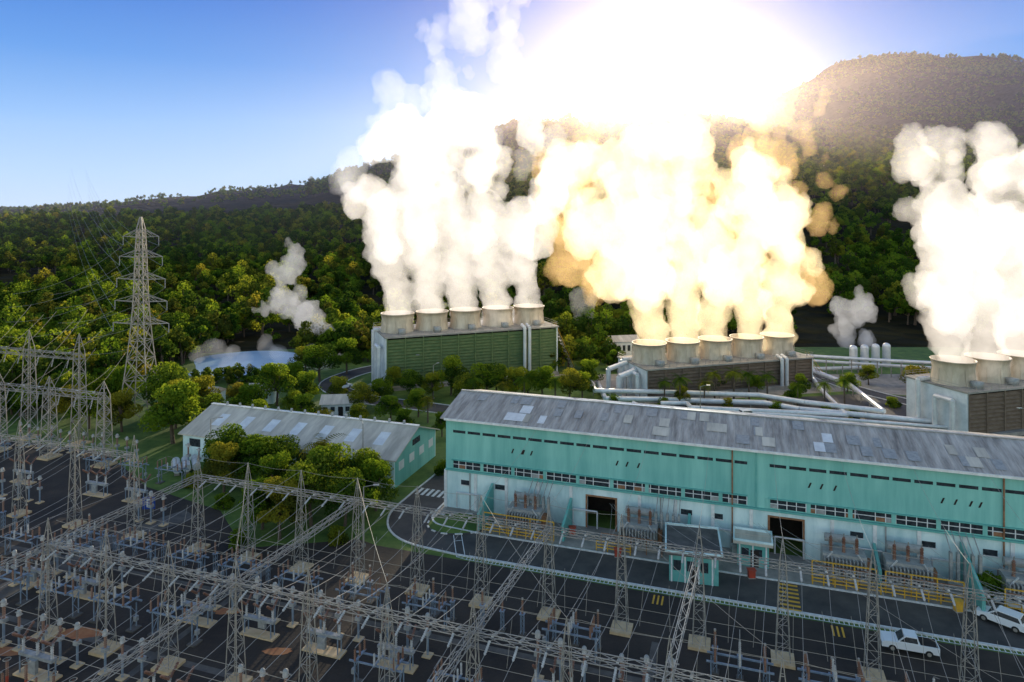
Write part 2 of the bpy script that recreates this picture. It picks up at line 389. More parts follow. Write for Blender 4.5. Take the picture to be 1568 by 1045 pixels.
pc=(-80,204); mb=MB(); mb.poly([(pc[0]+15*math.cos(t)*(1+.15*math.sin(3*t)+.08*math.sin(5*t)),pc[1]+20*math.sin(t)*(1+.1*math.cos(2*t)),.03) for t in [i*math.pi/20 for i in range(40)]],'water'); mb.build('cooling_pond_water')

# ------------------------------------------------------------ turbine hall
hall=empty('turbine_hall_building',(HO.x,HO.y,0),ANG)
LH=84; WH=16; EH=13.85; RH=15.7
mb=MB()
def wall_with_doors(mb,z0,z1,doors,k):
    s=0
    for a,b,h in doors:
        mb.box(s,a,0,.3,z0,z1,k); 
        if h<z1: mb.box(a,b,0,.3,h,z1,k)
        s=b
    mb.box(s,LH,0,.3,z0,z1,k)
doors=[(22,26,4.5),(46.4,50.4,4.9)]
wall_with_doors(mb,0,5.7,doors,'pale')
mb.box(0,LH,0,.3,5.7,EH,'teal')
mb.box(0,LH,WH-.3,WH,0,EH,'teal')
for x0,x1 in ((0,.3),(LH-.3,LH)):
    mb.box(x0,x1,.3,WH-.3,0,EH,'teal')
    mb.add([(x0,0,EH),(x0,WH/2,RH-.15),(x0,WH,EH),(x1,0,EH),(x1,WH/2,RH-.15),(x1,WH,EH)],[(0,1,2),(5,4,3)],'teal')
mb.box(.3,LH-.3,6,6.3,0,6,'dark')
mb.build('walls',hall)
mb=MB()
for s in np.arange(0,LH+.1,4.9):
    if not any(a-.3<s<b+.3 for a,b,h in doors): mb.box(s-.22,s+.22,-.22,0,0,5.7,'white')
mb.box(0,LH,-.35,0,5.7,5.95,'teal2')
for a,b in ((1,43.6),(46.2,LH-1)):
    mb.box(a,b,-.04,0,6.1,7.3,'glass')
    for s in np.arange(a,b,1.15):
        if R(0,1)<.9: mb.box(s-.05,s+.05,-.1,-.04,6.1,7.3,'white')
    for s in np.arange(a,b,4.9): mb.box(s-.25,s+.25,-.12,0,6.1,7.3,'teal')
    mb.box(a,b,-.09,-.04,6.66,6.74,'white')
    for s in np.arange(a,b-1,1.15):
        if R(0,1)<.28: mb.box(s+.06,s+1.08,-.075,-.04,6.12,6.64,'rust' if R(0,1)<.5 else 'tank')
    mb.box(a,b,-.3,0,7.3,7.42,'teal2')
    mb.box(a,b,-.03,0,11.45,11.85,'glass')
    for s in np.arange(a,b,2.4): mb.box(s-.18,s+.18,-.06,0,11.45,11.85,'teal')
for s0 in (10.5,12.2,13.4,26,27.4,29,51,52.4,54,66,67.4,69,12,70): 
    mb.add([(s0,-.03,9.3),(s0+.22,-.03,9.3),(s0+.5,-.03,10),(s0+.28,-.03,10)],[(0,1,2,3)],'dark')
mb.box(44.6,44.8,-.12,0,5.7,EH,'teal2')
for s in (41.7,72.6): mb.cyl((s,-.2,0),(s,-.2,EH),.1,.1,8,'rust')
for s in (4,32.3,60): mb.cyl((s,-.2,0),(s,-.2,5.7),.09,.09,8,'tank')
for s in (2.5,8,35,39,56,64,70.5,76): mb.box(s,s+1.5,-.05,0,3.7,4.4,'glass'); mb.box(s-.1,s+1.6,-.12,0,3.58,3.7,'white')
for a,b,h in doors:
    mb.box(a-.25,a,-.12,.1,0,h+.2,'rust'); mb.box(b,b+.25,-.12,.1,0,h+.2,'rust'); mb.box(a,b,-.12,.1,h,h+.2,'rust')
mb.build('windows_and_trim',hall)
mb=MB()
ov=.7
def rz_(y): return EH+.05+(RH-EH)*(1-abs(y-WH/2)/(WH/2))
mb.add([(-ov,-ov,rz_(-ov)),(LH+ov,-ov,rz_(-ov)),(LH+ov,WH/2,rz_(WH/2)),(-ov,WH/2,rz_(WH/2)),(LH+ov,WH+ov,rz_(WH+ov)),(-ov,WH+ov,rz_(WH+ov))]+
       [(-ov,-ov,rz_(-ov)-.18),(LH+ov,-ov,rz_(-ov)-.18),(LH+ov,WH/2,rz_(WH/2)-.18),(-ov,WH/2,rz_(WH/2)-.18),(LH+ov,WH+ov,rz_(WH+ov)-.18),(-ov,WH+ov,rz_(WH+ov)-.18)],
       [(0,1,2,3),(3,2,4,5),(7,6,9,8),(8,9,11,10),(1,0,6,7),(5,4,10,11),(0,3,9,6),(3,5,11,9),(2,1,7,8),(4,2,8,10)],'roof')
for s in np.arange(0,LH,1.02):
    y0=-ov;y1=WH/2
    mb.add([(s,y0,rz_(y0)+.01),(s+.14,y0,rz_(y0)+.06),(s+.28,y0,rz_(y0)+.01),(s,y1,rz_(y1)+.01),(s+.14,y1,rz_(y1)+.06),(s+.28,y1,rz_(y1)+.01)],[(0,1,4,3),(1,2,5,4)],'roof')
for i in range(46):
    s=R(0,LH-2); y0=random.choice([.3,2.7,5.2]); y1=y0+2.2; k='skylight' if i%8==0 else ('tank' if i%2 else 'roof2')
    w=R(.9,1.7); mb.poly([(s,y0,rz_(y0)+.07+i*.0008),(s+w,y0,rz_(y0)+.07+i*.0008),(s+w,y1,rz_(y1)+.07+i*.0008),(s,y1,rz_(y1)+.07+i*.0008)],k)
mb.box(-ov,LH+ov,WH/2-.25,WH/2+.25,rz_(WH/2),rz_(WH/2)+.12,'tank')
mb.box(0,LH,-.85,-.7,rz_(-ov)-.3,rz_(-ov)+.02,'white')
mb.build('roof',hall)

# long warehouse
wh=empty('long_warehouse_building',(-60,124.5,0),ANG)
mb=MB(); LW=43;WW=16;EW=5;RW=7.9
mb.box(0,LW,0,.25,0,EW,'pale'); mb.box(0,LW,WW-.25,WW,0,EW,'pale')
for x0,x1 in ((0,.25),(LW-.25,LW)):
    mb.box(x0,x1,.25,WW-.25,0,EW,'teal' if x0>1 else 'pale')
    mb.add([(x0,0,EW),(x0,WW/2,RW-.1),(x0,WW,EW),(x1,0,EW),(x1,WW/2,RW-.1),(x1,WW,EW)],[(0,1,2),(5,4,3)],'teal')
for i in range(11): mb.box(1.5+i*3.8,3.9+i*3.8,-.05,0,2.6,4,'glass')
for i in range(4): mb.box(LW,LW+.05,1.6+i*3.8,3.4+i*3.8,2.4,3.8,'skylight')
mb.box(LW,LW+.06,6.6,9.4,4.9,5.9,'glass'); mb.build('walls',wh)
mb=MB()
def rw(y): return EW+.05+(RW-EW)*(1-abs(y-WW/2)/(WW/2))
o=.6
mb.add([(-o,-o,rw(-o)),(LW+o,-o,rw(-o)),(LW+o,WW/2,rw(WW/2)),(-o,WW/2,rw(WW/2)),(LW+o,WW+o,rw(WW+o)),(-o,WW+o,rw(WW+o)),(-o,-o,rw(-o)-.2),(LW+o,-o,rw(-o)-.2),(LW+o,WW/2,rw(WW/2)-.2),(-o,WW/2,rw(WW/2)-.2),(LW+o,WW+o,rw(WW+o)-.2),(-o,WW+o,rw(WW+o)-.2)],
 [(0,1,2,3),(3,2,4,5),(7,6,9,8),(8,9,11,10),(1,0,6,7),(5,4,10,11),(0,3,9,6),(3,5,11,9),(2,1,7,8),(4,2,8,10)],'roof2')
for i in range(7):
    s=4+i*5.6; mb.poly([(s,2.4,rw(2.4)+.03),(s+1.9,2.4,rw(2.4)+.03),(s+1.9,5.6,rw(5.6)+.03),(s,5.6,rw(5.6)+.03)],'skylight')
mb.box(-o,LW+o,WW/2-.3,WW/2+.3,rw(WW/2),rw(WW/2)+.15,'white')
for s in np.arange(3,LW,2.9): mb.cyl((s,WW/2,rw(WW/2)+.1),(s,WW/2,rw(WW/2)+.7),.28,.2,8,'tank')
mb.build('roof',wh)

def small_building(name,loc,rz,w,d,h,wall,roof,flat=True):
    e=empty(name,loc,rz); mb=MB()
    mb.box(0,w,0,d,0,h,wall)
    for i in range(int(w/1.6)):
        mb.box(.5+i*1.6,1.4+i*1.6,-.05,0,h*.42,h*.78,'glass')
    mb.box(w*.42,w*.42+1.0,-.07,0,0,2.1,'dark')
    for i in range(int(w/1.6)+1): mb.box(.2+i*1.6,.38+i*1.6,-.1,0,0,h,'white')
    mb.build('walls',e); mb=MB()
    if flat:
        mb.box(-.5,w+.5,-.5,d+.5,h,h+.35,roof); mb.box(-.5,w+.5,-.5,-.3,h+.35,h+.6,'pale'); mb.box(-.5,w+.5,d+.3,d+.5,h+.35,h+.6,'pale')
        mb.box(-.5,-.3,-.3,d+.3,h+.35,h+.6,'pale'); mb.box(w+.3,w+.5,-.3,d+.3,h+.35,h+.6,'pale')
    else:
        mb.add([(-.4,-.4,h),(w+.4,-.4,h),(w+.4,d+.4,h),(-.4,d+.4,h),(-.4,d/2,h+1.4),(w+.4,d/2,h+1.4)],[(0,1,5,4),(2,3,4,5),(1,2,5),(3,0,4),(0,3,2,1)],roof)
    mb.build('roof',e); return e
small_building('control_room_building',(19.2,83.4,0),ANG*.7,5.8,6.6,3.4,'teal2','brownroof')
small_building('equipment_kiosk',(28.8,87.3,0),ANG,3.8,2.6,2.9,'teal2','roof2')
small_building('gatehouse',(-62,160,0),.1,6,5,3,'pale','roof2',False)
small_building('pump_house',(-42,150,0),.1,9,6,2.8,'white','roof2',False)
small_building('storage_shed',(-78,158,0),-.2,9,6,3,'pale','roof2',False)
small_building('office_hut',(-37,107.5,0),ANG,6,4,2.6,'pale','roof',False)
small_building('workshop_building',(29,210,0),.2,11,7,5,'endwall','roof2',False)

# firewalls & transformers & guard rails
def firewall(s,L_,h):
    mb=MB(); mb.add([(0,0,0),(0,-L_,0),(0,-L_,h*.55),(0,0,h),(.35,0,0),(.35,-L_,0),(.35,-L_,h*.55),(.35,0,h)],[(0,1,2,3),(7,6,5,4),(1,5,6,2),(2,6,7,3)],'teal2')
    x,y=HF(s,-.25); mb.build('transformer_firewall',None,(x,y,0),ANG)
for s,l,h in ((7.5,6,4.6),(19.5,5,4),(36,5,4),(68,8,5),(58.5,4,3.4)): firewall(s,l,h)
mb=MB()
mb.box(-2.2,2.2,-1.1,1.1,.3,2.8,'tank'); mb.box(-2.5,2.5,-1.4,1.4,0,.3,'concrete')
for i in range(12): mb.box(-2.1+i*.36,-1.98+i*.36,-1.75,-1.12,.6,2.5,'tank'); mb.box(-2.1+i*.36,-1.98+i*.36,1.12,1.7,.6,2.3,'rust')
mb.cyl((-1.8,.9,3.7),(1.6,.9,3.7),.45,.45,12,'tank'); mb.strut((-1.3,.9,2.8),(-1.3,.9,3.4),.2,'tank'); mb.strut((1.2,.9,2.8),(1.2,.9,3.4),.2,'tank')
for i in (-1.3,0,1.3):
    for j in range(6): mb.cyl((i,-.3,2.8+j*.28),(i,-.3-.03*j,3.02+j*.28),.2,.13,8,'porcelain')
    mb.cyl((i,-.3,4.4),(i,-.5,4.9),.05,.05,6,'steel')
for i in (-1.8,1.8): mb.cyl((i,-1.2,2.3),(i*.7,-1.5,3.2),.09,.09,6,'pipe')
mb.box(2.2,2.7,-.6,.4,.6,2.2,'rust')
trm=mb.mesh('transformer_mesh')
for s,t in ((13.8,-3.2),(29.8,-3),(54.8,-3),(61.8,-3),(74,-3)):
    x,y=HF(s,t); inst('power_transformer',trm,(x,y,0),ANG,1.12)
mb=MB()
def rail(mb,s0,s1,t):
    n=int((s1-s0)/1.2)
    for i in range(n+1):
        x,y=HF(s0+(s1-s0)*i/n,t); mb.strut((x,y,0),(x,y,1.3),.12,'yellow')
    for z in (.45,.85,1.3):
        mb.strut((*HF(s0,t),z),(*HF(s1,t),z),.12,'yellow')
for a,b in ((8.3,18.5),(24.5,29),(51,67),(71,78)): rail(mb,a,b,-6.2)
for a,b in ((8.3,18.5),(51,58),(59,67),(71,78)):
    for i in range(4):
        s=a+(b-a)*i/3; mb.strut((*HF(s,-5.6),0),(*HF(s,-5.6),2.6),.14,'yellow')
    mb.strut((*HF(a,-5.6),2.6),(*HF(b,-5.6),2.6),.14,'yellow')
mb.build('yellow_guard_railing')
mb=MB()
for a,b in ((51,58),(59,67),(71,80),(9,18),(25,33)):
    for i in range(5):
        s=a+(b-a)*i/4; mb.strut((*HF(s,-5.4),0),(*HF(s,-5.4),2.0),.12,'rust')
    mb.strut((*HF(a,-5.4),2),(*HF(b,-5.4),2),.14,'rust'); mb.strut((*HF(a,-5.4),1.2),(*HF(b,-5.4),1.2),.12,'tank')
mb.build('bus_duct_rack')
for s0 in (11,29,63.5):
    mb=MB()
    for i in range(5): mb.box(-1.8+i*.75,-1.5+i*.75,-.3,.3,1.2,4.6,'tank'); mb.strut((-1.65+i*.75,-.3,4.6),(-1.65+i*.75,2.6,6),.12,'tank')
    mb.box(-2,2,-.5,.5,0,1.2,'tank'); x,y=HF(s0+4.6,-2.6); mb.build('radiator_bank',None,(x,y,0),ANG)
mb=MB()
for i in range(9):
    s=2+i*9; mb.pipe([(*HF(s,-.5),.4),(*HF(s,-.5),2.6),(*HF(s+3.5,-.5),2.6),(*HF(s+3.5,-.5),.2)],.11,'pipe',8)
mb.build('wall_piping')
mb=MB()
for s,t,z,k in ((20.5,-3,1.1,'red'),(27.5,-7,1,'red'),(44,-7,1,'red'),(66,-7.2,1.2,'yellow'),(81,-7,1.3,'rust'),(39,-4,1.6,'tank'),(42,-3,1.9,'tank'),(69.5,-4,1.5,'tank')):
    x,y=HF(s,t); mb.box(x-.4,x+.4,y-.3,y+.3,.1,z,k); mb.box(x-.5,x+.5,y-.4,y+.4,z,z+.08,k); mb.box(x-.45,x+.45,y-.35,y+.35,0,.1,'concrete')
mb.build('control_cabinets')

# ------------------------------------------------------------ cooling towers
def cooling(name,org,ang,Lc,W,Hc,ns,louv,rt=4.4):
    e=empty(name,(*org,0),ang); mb=MB()
    mb.box(.4,Lc-.1,.6,W-.6,0,Hc-.8,'dark')
    mb.box(-.1,.3,-.1,W+.1,0,Hc,'endwall'); mb.box(Lc,Lc+.4,0,W,0,Hc,'endwall')
    mb.box(-.3,Lc+.6,-.5,W+.5,Hc,Hc+.35,'concrete')
    mb.build('casing',e); mb=MB()
    z=.7
    while z<Hc-.3:
        mb.add([(.3,-.1,z),(Lc,-.1,z),(Lc,.35,z+.62),(.3,.35,z+.62)],[(0,1,2,3)],louv)
        mb.box(.3,Lc,-.2,-.08,z-.05,z+.07,'steel' if int(z*10)%4==0 else louv)
        mb.box(.3,Lc,W-.1,W,z,z+.3,louv); z+=.8
    for i in range(ns*2+1):
        s=.3+(Lc-.6)*i/(ns*2); mb.box(s-.12,s+.12,-.35,-.2,0,Hc,louv)
    mb.box(0,Lc,-1.6,-.35,0,.8,'concrete'); mb.build('louvers',e); mb=MB()
    cs=[]
    for i in range(ns):
        cx=Lc/ns*(i+.5); cy=W/2; k=rt/4.4
        prof=[(4.5*k,Hc+.35),(4.3*k,Hc+1),(4.02*k,Hc+2.4),(4.1*k,Hc+3.8),(4.4*k,Hc+5),(4.5*k,Hc+5),(4.5*k,Hc+5.15),(4.25*k,Hc+5.15),(3.9*k,Hc+2.4),(4.2*k,Hc+.6)]
        mb.lathe(cx,cy,prof,40,'stack')
        for j in range(10):
            t=j*2*math.pi/10; mb.strut((cx+4.45*k*math.cos(t),cy+4.45*k*math.sin(t),Hc+.35),(cx+4.15*k*math.cos(t),cy+4.15*k*math.sin(t),Hc+3.6),.12,'stack')
        mb.box(cx-.8,cx+.8,cy-6.5*k,cy-4.7*k,Hc+.35,Hc+1.7,'tank'); mb.cyl((cx,cy-6*k,Hc+1),(cx,cy-4*k,Hc+1),.3,.3,8,'tank')
        cs.append((cx,cy))
    ob=mb.build('fan_stacks',e)
    for p in ob.data.polygons: p.use_smooth=len(p.vertices)==4
    mb=MB()
    for y in (-.4,W+.4):
        for s in np.arange(0,Lc+.1,2): mb.strut((s,y,Hc+.35),(s,y,Hc+1.45),.07,'steel')
        for z in (.9,1.4): mb.strut((0,y,Hc+z),(Lc,y,Hc+z),.06,'steel')
    for xx in (-.2,Lc+.5):
        for z in (.9,1.4): mb.strut((xx,0,Hc+z),(xx,W,Hc+z),.06,'steel')
    mb.build('deck_railing',e); mb=MB()
    for s in (Lc*.79,Lc*.82):
        mb.pipe([(s,-1.1,0),(s,-1.1,Hc+.6),(s,1,Hc+1.1)],.45,'pipe')
    mb.pipe([(-1.4,2,0),(-1.4,2,Hc*.8),(-1.4,6,Hc*.8),(-1.4,6,0)],.5,'pipe')
    mb.pipe([(-1.4,10,0),(-1.4,10,Hc+.7),(2,10,Hc+.7)],.5,'pipe')
    mb.build('riser_pipes',e); mb=MB()
    for i in range(12):
        mb.box(Lc+.6+i*.5,Lc+1.1+i*.5,2,3.2,Hc-(i+1)*Hc/12,Hc-(i+1)*Hc/12+.08,'steel')
    for yy in (2,3.2): mb.strut((Lc+.6,yy,Hc),(Lc+6.6,yy,0),.12,'steel'); mb.strut((Lc+.6,yy,Hc+1),(Lc+6.6,yy,1),.09,'yellow')
    mb.build('access_stairs',e)
    ca,sa=math.cos(ang),math.sin(ang)
    return [(org[0]+a*ca-b*sa,org[1]+a*sa+b*ca,Hc+4.2) for a,b in cs]
c1=cooling('cooling_tower_bank',(-32,173),math.atan2(17.5,44.5),47.7,17,13,5,'louver')
c2=cooling('cooling_tower_bank',(32.3,164),math.atan2(14,45.7),48,15,7,5,'louverb',4.3)
c3=cooling('cooling_tower_bank',(90.3,135.5),math.atan2(14,45.7),48,14,9,5,'louverb',4.2)

# pipelines
for P,r in (([(20,178,2.2),(20,164,2.2),(34,163,2.2),(58,160,2.2),(66,154,2.2),(74,150,2.2),(80,147,2.2),(84,170,2.2),(80,192,2.2)],.55),
            ([(22,176,1.2),(22,160.5,1.2),(34,160,1.2),(58,157,1.2),(64,152,1.2),(90,142,1.2)],.6),
            ([(34,156,1.4),(40,156,1.4),(40,152.5,1.4),(72,147,1.4),(76,168,1.4),(82,190,1.4),(100,192,1.4)],.5),
            ([(28,158,1),(30,154,1),(60,148,1),(95,138,1)],.35),
            ([(82,196,4),(100,190,4),(130,182,4)],.45),([(83,193,3.2),(101,187,3.2),(131,179,3.2)],.4),([(84,190,5),(102,184,5),(132,176,5)],.4),
            ([(26,166,0),(26,166,5),(30,168,6),(31,172,6)],.7),([(24,170,0),(24,170,6),(29,173,7)],.6)):
    mb=MB(); mb.pipe(P,r,'pipe',12)
    for a,b in zip(P[:-1],P[1:]):
        n=max(1,int((Vector(b)-Vector(a)).length/5))
        for i in range(n):
            q=Vector(a).lerp(Vector(b),(i+.5)/n); mb.strut((q.x,q.y,0),(q.x,q.y,max(.1,q.z-r)),.25,'steel')
    ob=mb.build('steam_pipeline',abs_origin=P[0])
mb=MB()
for i in range(4):
    mb.cyl((i*4,0,0),(i*4,0,6),1.1,1.1,16,'pipe'); mb.lathe(i*4,0,[(1.1,6),(.9,6.5),(.4,6.8),(.01,6.9)],16,'pipe')
mb.build('separator_vessels',None,(98,196,0),.3)
mb=MB()
for i in range(4):
    for j in range(2): mb.strut((i*4,j*3,0),(i*4,j*3,4.5),.25,'steel')
    mb.strut((i*4,0,4.5),(i*4,3,4.5),.25,'steel'); mb.strut((i*4,0,2.8),(i*4,3,2.8),.2,'steel')
for z in (3.1,4.8):
    for j in (0.5,1.5,2.5): mb.cyl((0,j,z),(12,j,z),.25,.25,8,'tank')
mb.build('pipe_rack',None,(19,217,0),.35)

# ------------------------------------------------------------ switchyard gantries
SW=.062
def lcol(mb,x,y,h,w0,w1,spike,sw=SW,nb=8,rot=ANG):
    def ring(w,z):
        return [(x+w*(a*D.x+b*N.x),y+w*(a*D.y+b*N.y),z) for a,b in ((-.5,-.5),(.5,-.5),(.5,.5),(-.5,.5))]
    rs=[ring(w0+(w1-w0)*i/nb,h*(i/nb)**.95) for i in range(nb+1)]
    for i in range(nb):
        for c in range(4):
            d=(c+1)%4
            mb.strut(rs[i][c],rs[i+1][c],sw*1.4,'steel')
            if (i+c)%2: mb.strut(rs[i][c],rs[i+1][d],sw*.8,'steel')
            else: mb.strut(rs[i][d],rs[i+1][c],sw*.8,'steel')
            if i%2==0: mb.strut(rs[i+1][c],rs[i+1][d],sw*.7,'steel')
    if spike:
        for c in range(4): mb.strut(rs[-1][c],(x,y,h+spike),sw,'steel')
        m=ring(w1*.5,h+spike*.5)
        for c in range(4): mb.strut(m[c],m[(c+1)%4],sw*.7,'steel')
def lbeam(mb,p,q,w,sw=SW,seg=1.25):
    p=Vector(p);q=Vector(q);d=(q-p);L_=d.length;d.normalize();u=d.cross(Vector((0,0,1))).normalized()*w/2;v=Vector((0,0,w/2))
    n=max(2,int(L_/seg)); off=[-u-v,u-v,u+v,-u+v]
    for c in range(4): mb.strut(p+off[c],q+off[c],sw*1.15,'steel')
    for i in range(n):
        a=p+d*(L_*i/n);b=p+d*(L_*(i+1)/n)
        for c in range(4):
            e=(c+1)%4
            mb.strut(a+off[c if i%2 else e],b+off[e if i%2 else c],sw*.75,'steel')
def footing(mb,x,y,w=1.1):
    a=w
    mb.add([(x+a*(i*D.x+j*N.x),y+a*(i*D.y+j*N.y),z) for z in (0,.3) for i,j in ((-1,-1),(1,-1),(1,1),(-1,1))],[(4,5,6,7),(0,1,5,4),(1,2,6,5),(2,3,7,6),(3,0,4,7)],'padcon')
def istring(mb,p,q,k='porcelainw'):
    p=Vector(p);q=Vector(q)
    for j in range(7):
        a=p.lerp(q,j/7);b=p.lerp(q,(j+.75)/7); mb.cyl(a,b,.13,.06,6,k)
BZ=9.9
def gantry_row(name,t,s_list,h,extra=0):
    mb=MB(); x0,y0=YF(s_list[0],t)
    for s in s_list:
        x,y=YF(s,t); lcol(mb,x,y,h,1.35,.6,2.6); footing(mb,x,y)
    for a,b in zip(s_list[:-1],s_list[1:]): lbeam(mb,(*YF(a,t),h-.3),(*YF(b,t),h-.3),.6)
    for a,b in zip(s_list[:-1],s_list[1:]):
        for q in (.2,.5,.8):
            s=a+(b-a)*q
            istring(mb,(*YF(s,t+.35),h-.5),(*YF(s,t+1.6),h-.9)); istring(mb,(*YF(s,t-.35),h-.5),(*YF(s,t-1.6),h-.9))
    return mb.build(name,abs_origin=(x0,y0,0))
SA=[8*i/.949*.96 for i in range(0,14)]
gantry_row('switchyard_gantry',0,SA,BZ)
gantry_row('switchyard_gantry',-20,[s-1.2 for s in SA],BZ)
gantry_row('switchyard_gantry',0,[-44,-33,-22,-11],11.5)
mb=MB()
for k in (0,3,6,8,12):
    a=YF(SA[k],0);b=YF(SA[k]-1.2,-20);c=YF(SA[k]-2.2,-40)
    lbeam(mb,(*a,BZ-.3),(*b,BZ-.3),.6); lbeam(mb,(*b,BZ-.3),(*c,BZ-.3),.6); lcol(mb,*c,BZ,1.35,.6,2.6); footing(mb,*c)
mb.build('switchyard_cross_beams',abs_origin=(*YF(0,0),0))
mb=MB()
for i in range(len(SA)-1):
    for q in (.2,.5,.8):
        s=SA[i]+(SA[i+1]-SA[i])*q
        mb.wire((*YF(s,-1.6),BZ-.9),(*YF(s-1.2,-18.4),BZ-.9),.9,.022,'wire')
        mb.wire((*YF(s-1.2,-21.6),BZ-.9),(*YF(s-2.2,-39),BZ-.9),.9,.022,'wire')
        if i>4: mb.wire((*YF(s,1.6),BZ-.9),(*HF(s*1.0-32+random.choice([-3,0,3]),-2.8) ,5),.5,.02,'wire')
        for t in (-5,-15): mb.wire((*YF(s-1,t),BZ-1.6),(*YF(s-1+R(-.4,.4),t-1),4.4),.05,.018,'wire',3)
for t in (-4,-6,-8,-13,-15,-17,-24,-26,-28): mb.wire((*YF(-10,t),5.2),(*YF(116,t),5.2),.3,.025,'wire',30)
for t,z in ((0,12.4),(-20,12.4)):
    for i in range(len(SA)-1):
        mb.wire((*YF(SA[i],t),z),(*YF(SA[i+1],t),z),.25,.018,'wire',4)
for i in range(0,13,1):
    mb.wire((*YF(SA[i],0),12.4),(*YF(SA[i]-1.2,-20),12.4),.5,.018,'wire')
    if i%2: mb.wire((*YF(SA[i],0),12.4),(*YF(SA[min(13,i+2)]-1.2,-20),12.4),.5,.018,'wire')
for i in range(5,13):
    mb.wire((*YF(SA[i],0),12.3),(*HF(SA[i]-26,0),13.4),.8,.018,'wire')
for i,s in enumerate([-44,-33,-22,-12]):
    for j in (0,1.5,3): mb.wire((*YF(s+j,0),11),(*YF(s+j+1,-22),9),.9,.024,'wire')
mb.build('switchyard_conductors')
def ins(mb,x,y,z0,z1,r,k='porcelain'):
    n=max(3,int((z1-z0)/.2))
    for j in range(n):
        a=z0+(z1-z0)*j/n; mb.cyl((x,y,a),(x,y,a+(z1-z0)/n*.9),r,r*.55,7,k,False)
def eq_post():
    mb=MB(); mb.box(-.4,.4,-.4,.4,0,.15,'trench')
    for a,b in ((-.18,-.18),(.18,-.18),(.18,.18),(-.18,.18)): mb.strut((a,b,.1),(a,b,2.4),.07,'bluesteel')
    for z in (.3,.9,1.5): mb.strut((-.18,-.18,z),(.18,-.18,z+.6),.05,'bluesteel'); mb.strut((.18,.18,z),(-.18,.18,z+.6),.05,'bluesteel')
    mb.box(-.3,.3,-.3,.3,2.4,2.5,'bluesteel'); ins(mb,0,0,2.5,4.1,.15); mb.cyl((0,0,4.1),(0,0,4.3),.12,.12,8,'steel'); return mb.mesh('post_insulator_mesh')
def eq_ct():
    mb=MB(); mb.box(-.5,.5,-.5,.5,0,.15,'padcon')
    mb.cyl((0,0,0),(0,0,2.3),.13,.13,8,'bluesteel'); mb.box(-.3,.3,-.3,.3,2.3,2.7,'tank'); ins(mb,0,0,2.7,4.0,.17,'porcelain')
    mb.cyl((0,0,4.0),(0,0,4.5),.28,.24,12,'porcelainw'); mb.lathe(0,0,[(.24,4.5),(.16,4.62),(.02,4.68)],12,'tank'); mb.box(-.6,.6,-.05,.05,4.2,4.3,'steel'); return mb.mesh('current_transformer_mesh')
def eq_dis():
    mb=MB()
    for x in (-2.6,2.6):
        mb.box(x-.5,x+.5,-.6,.6,0,.15,'trench')
        for y in (-.6,.6): mb.strut((x,y*.6,.1),(x,y*.6,2.7),.12,'bluesteel')
        mb.strut((x,-.36,.5),(x,.36,1.6),.07,'bluesteel'); mb.strut((x,.36,1.6),(x,-.36,2.6),.07,'bluesteel')
    for y in (-.7,.7): mb.box(-3,3,y-.07,y+.07,2.7,2.85,'bluesteel')
    for x in (-2.2,0,2.2):
        mb.box(x-.1,x+.1,-1.1,1.1,2.88,3.0,'bluesteel')
        for y in (-.95,0,.95): ins(mb,x,y,3.0,4.2,.13,'porcelain' if x else 'porcelainw')
        mb.strut((x,-.95,4.28),(x,.95,4.28 if x else 5.3),.08,'steel')
    mb.box(2.75,3.1,-.2,.2,1,1.5,'tank'); return mb.mesh('disconnect_switch_mesh')
def eq_brk():
    mb=MB(); mb.box(-2.4,2.4,-.7,.7,0,.18,'padcon')
    for x in (-1.9,1.9):
        for y in (-.35,.35): mb.strut((x,y,.1),(x,y,1.8),.12,'bluesteel')
    mb.box(-2.2,2.2,-.3,.3,1.8,2.1,'tank'); mb.box(-.5,.5,-.65,-.3,.6,1.9,'tank')
    for x in (-1.9,0,1.9):
        ins(mb,x,0,2.1,3.3,.16,'porcelainw')
        mb.cyl((x,0,3.3),(x,0,3.5),.2,.2,8,'tank'); 
        for j in range(5): 
            mb.cyl((x,.1+j*.2,3.5+j*.18),(x,.27+j*.2,3.66+j*.18),.16,.1,7,'porcelain'); mb.cyl((x,-.1-j*.2,3.5+j*.18),(x,-.27-j*.2,3.66+j*.18),.16,.1,7,'porcelain')
    return mb.mesh('circuit_breaker_mesh')
def eq_arr():
    mb=MB(); mb.cyl((0,0,0),(0,0,2),.13,.13,8,'red'); ins(mb,0,0,2,3.6,.15,'porcelain'); mb.lathe(0,0,[(.32,3.5),(.36,3.55),(.32,3.6)],12,'steel'); mb.box(-.4,.4,-.4,.4,0,.12,'padcon'); return mb.mesh('surge_arrester_mesh')
Epost,Ect,Edis,Ebrk,Earr=eq_post(),eq_ct(),eq_dis(),eq_brk(),eq_arr()
NM={Epost:'post_insulator',Ect:'current_transformer',Edis:'disconnect_switch',Ebrk:'circuit_breaker',Earr:'surge_arrester'}
def place(m_,s,t): 
    x,y=YF(s,t); inst(NM[m_],m_,(x,y,0),ANG+random.choice([0,math.pi]),R(.85,1.02))
rows=[(-4,Epost,3),(-6,Edis,1),(-10.4,Ect,3),(-13,Ebrk,1),(-16.4,Edis,1),(-22.6,Ect,3),(-25,Ebrk,1),(-28,Earr,3),(-30.6,Edis,1)]
for i in range(-2,13):
    s0=8.09*i
    for t,e_,n in rows:
        if random.random()<.28: continue
        if n==1: place(e_,s0+4,t+R(-.15,.15))
        else:
            for q in (1.7,4,6.3): place(e_,s0+q,t+R(-.15,.15))
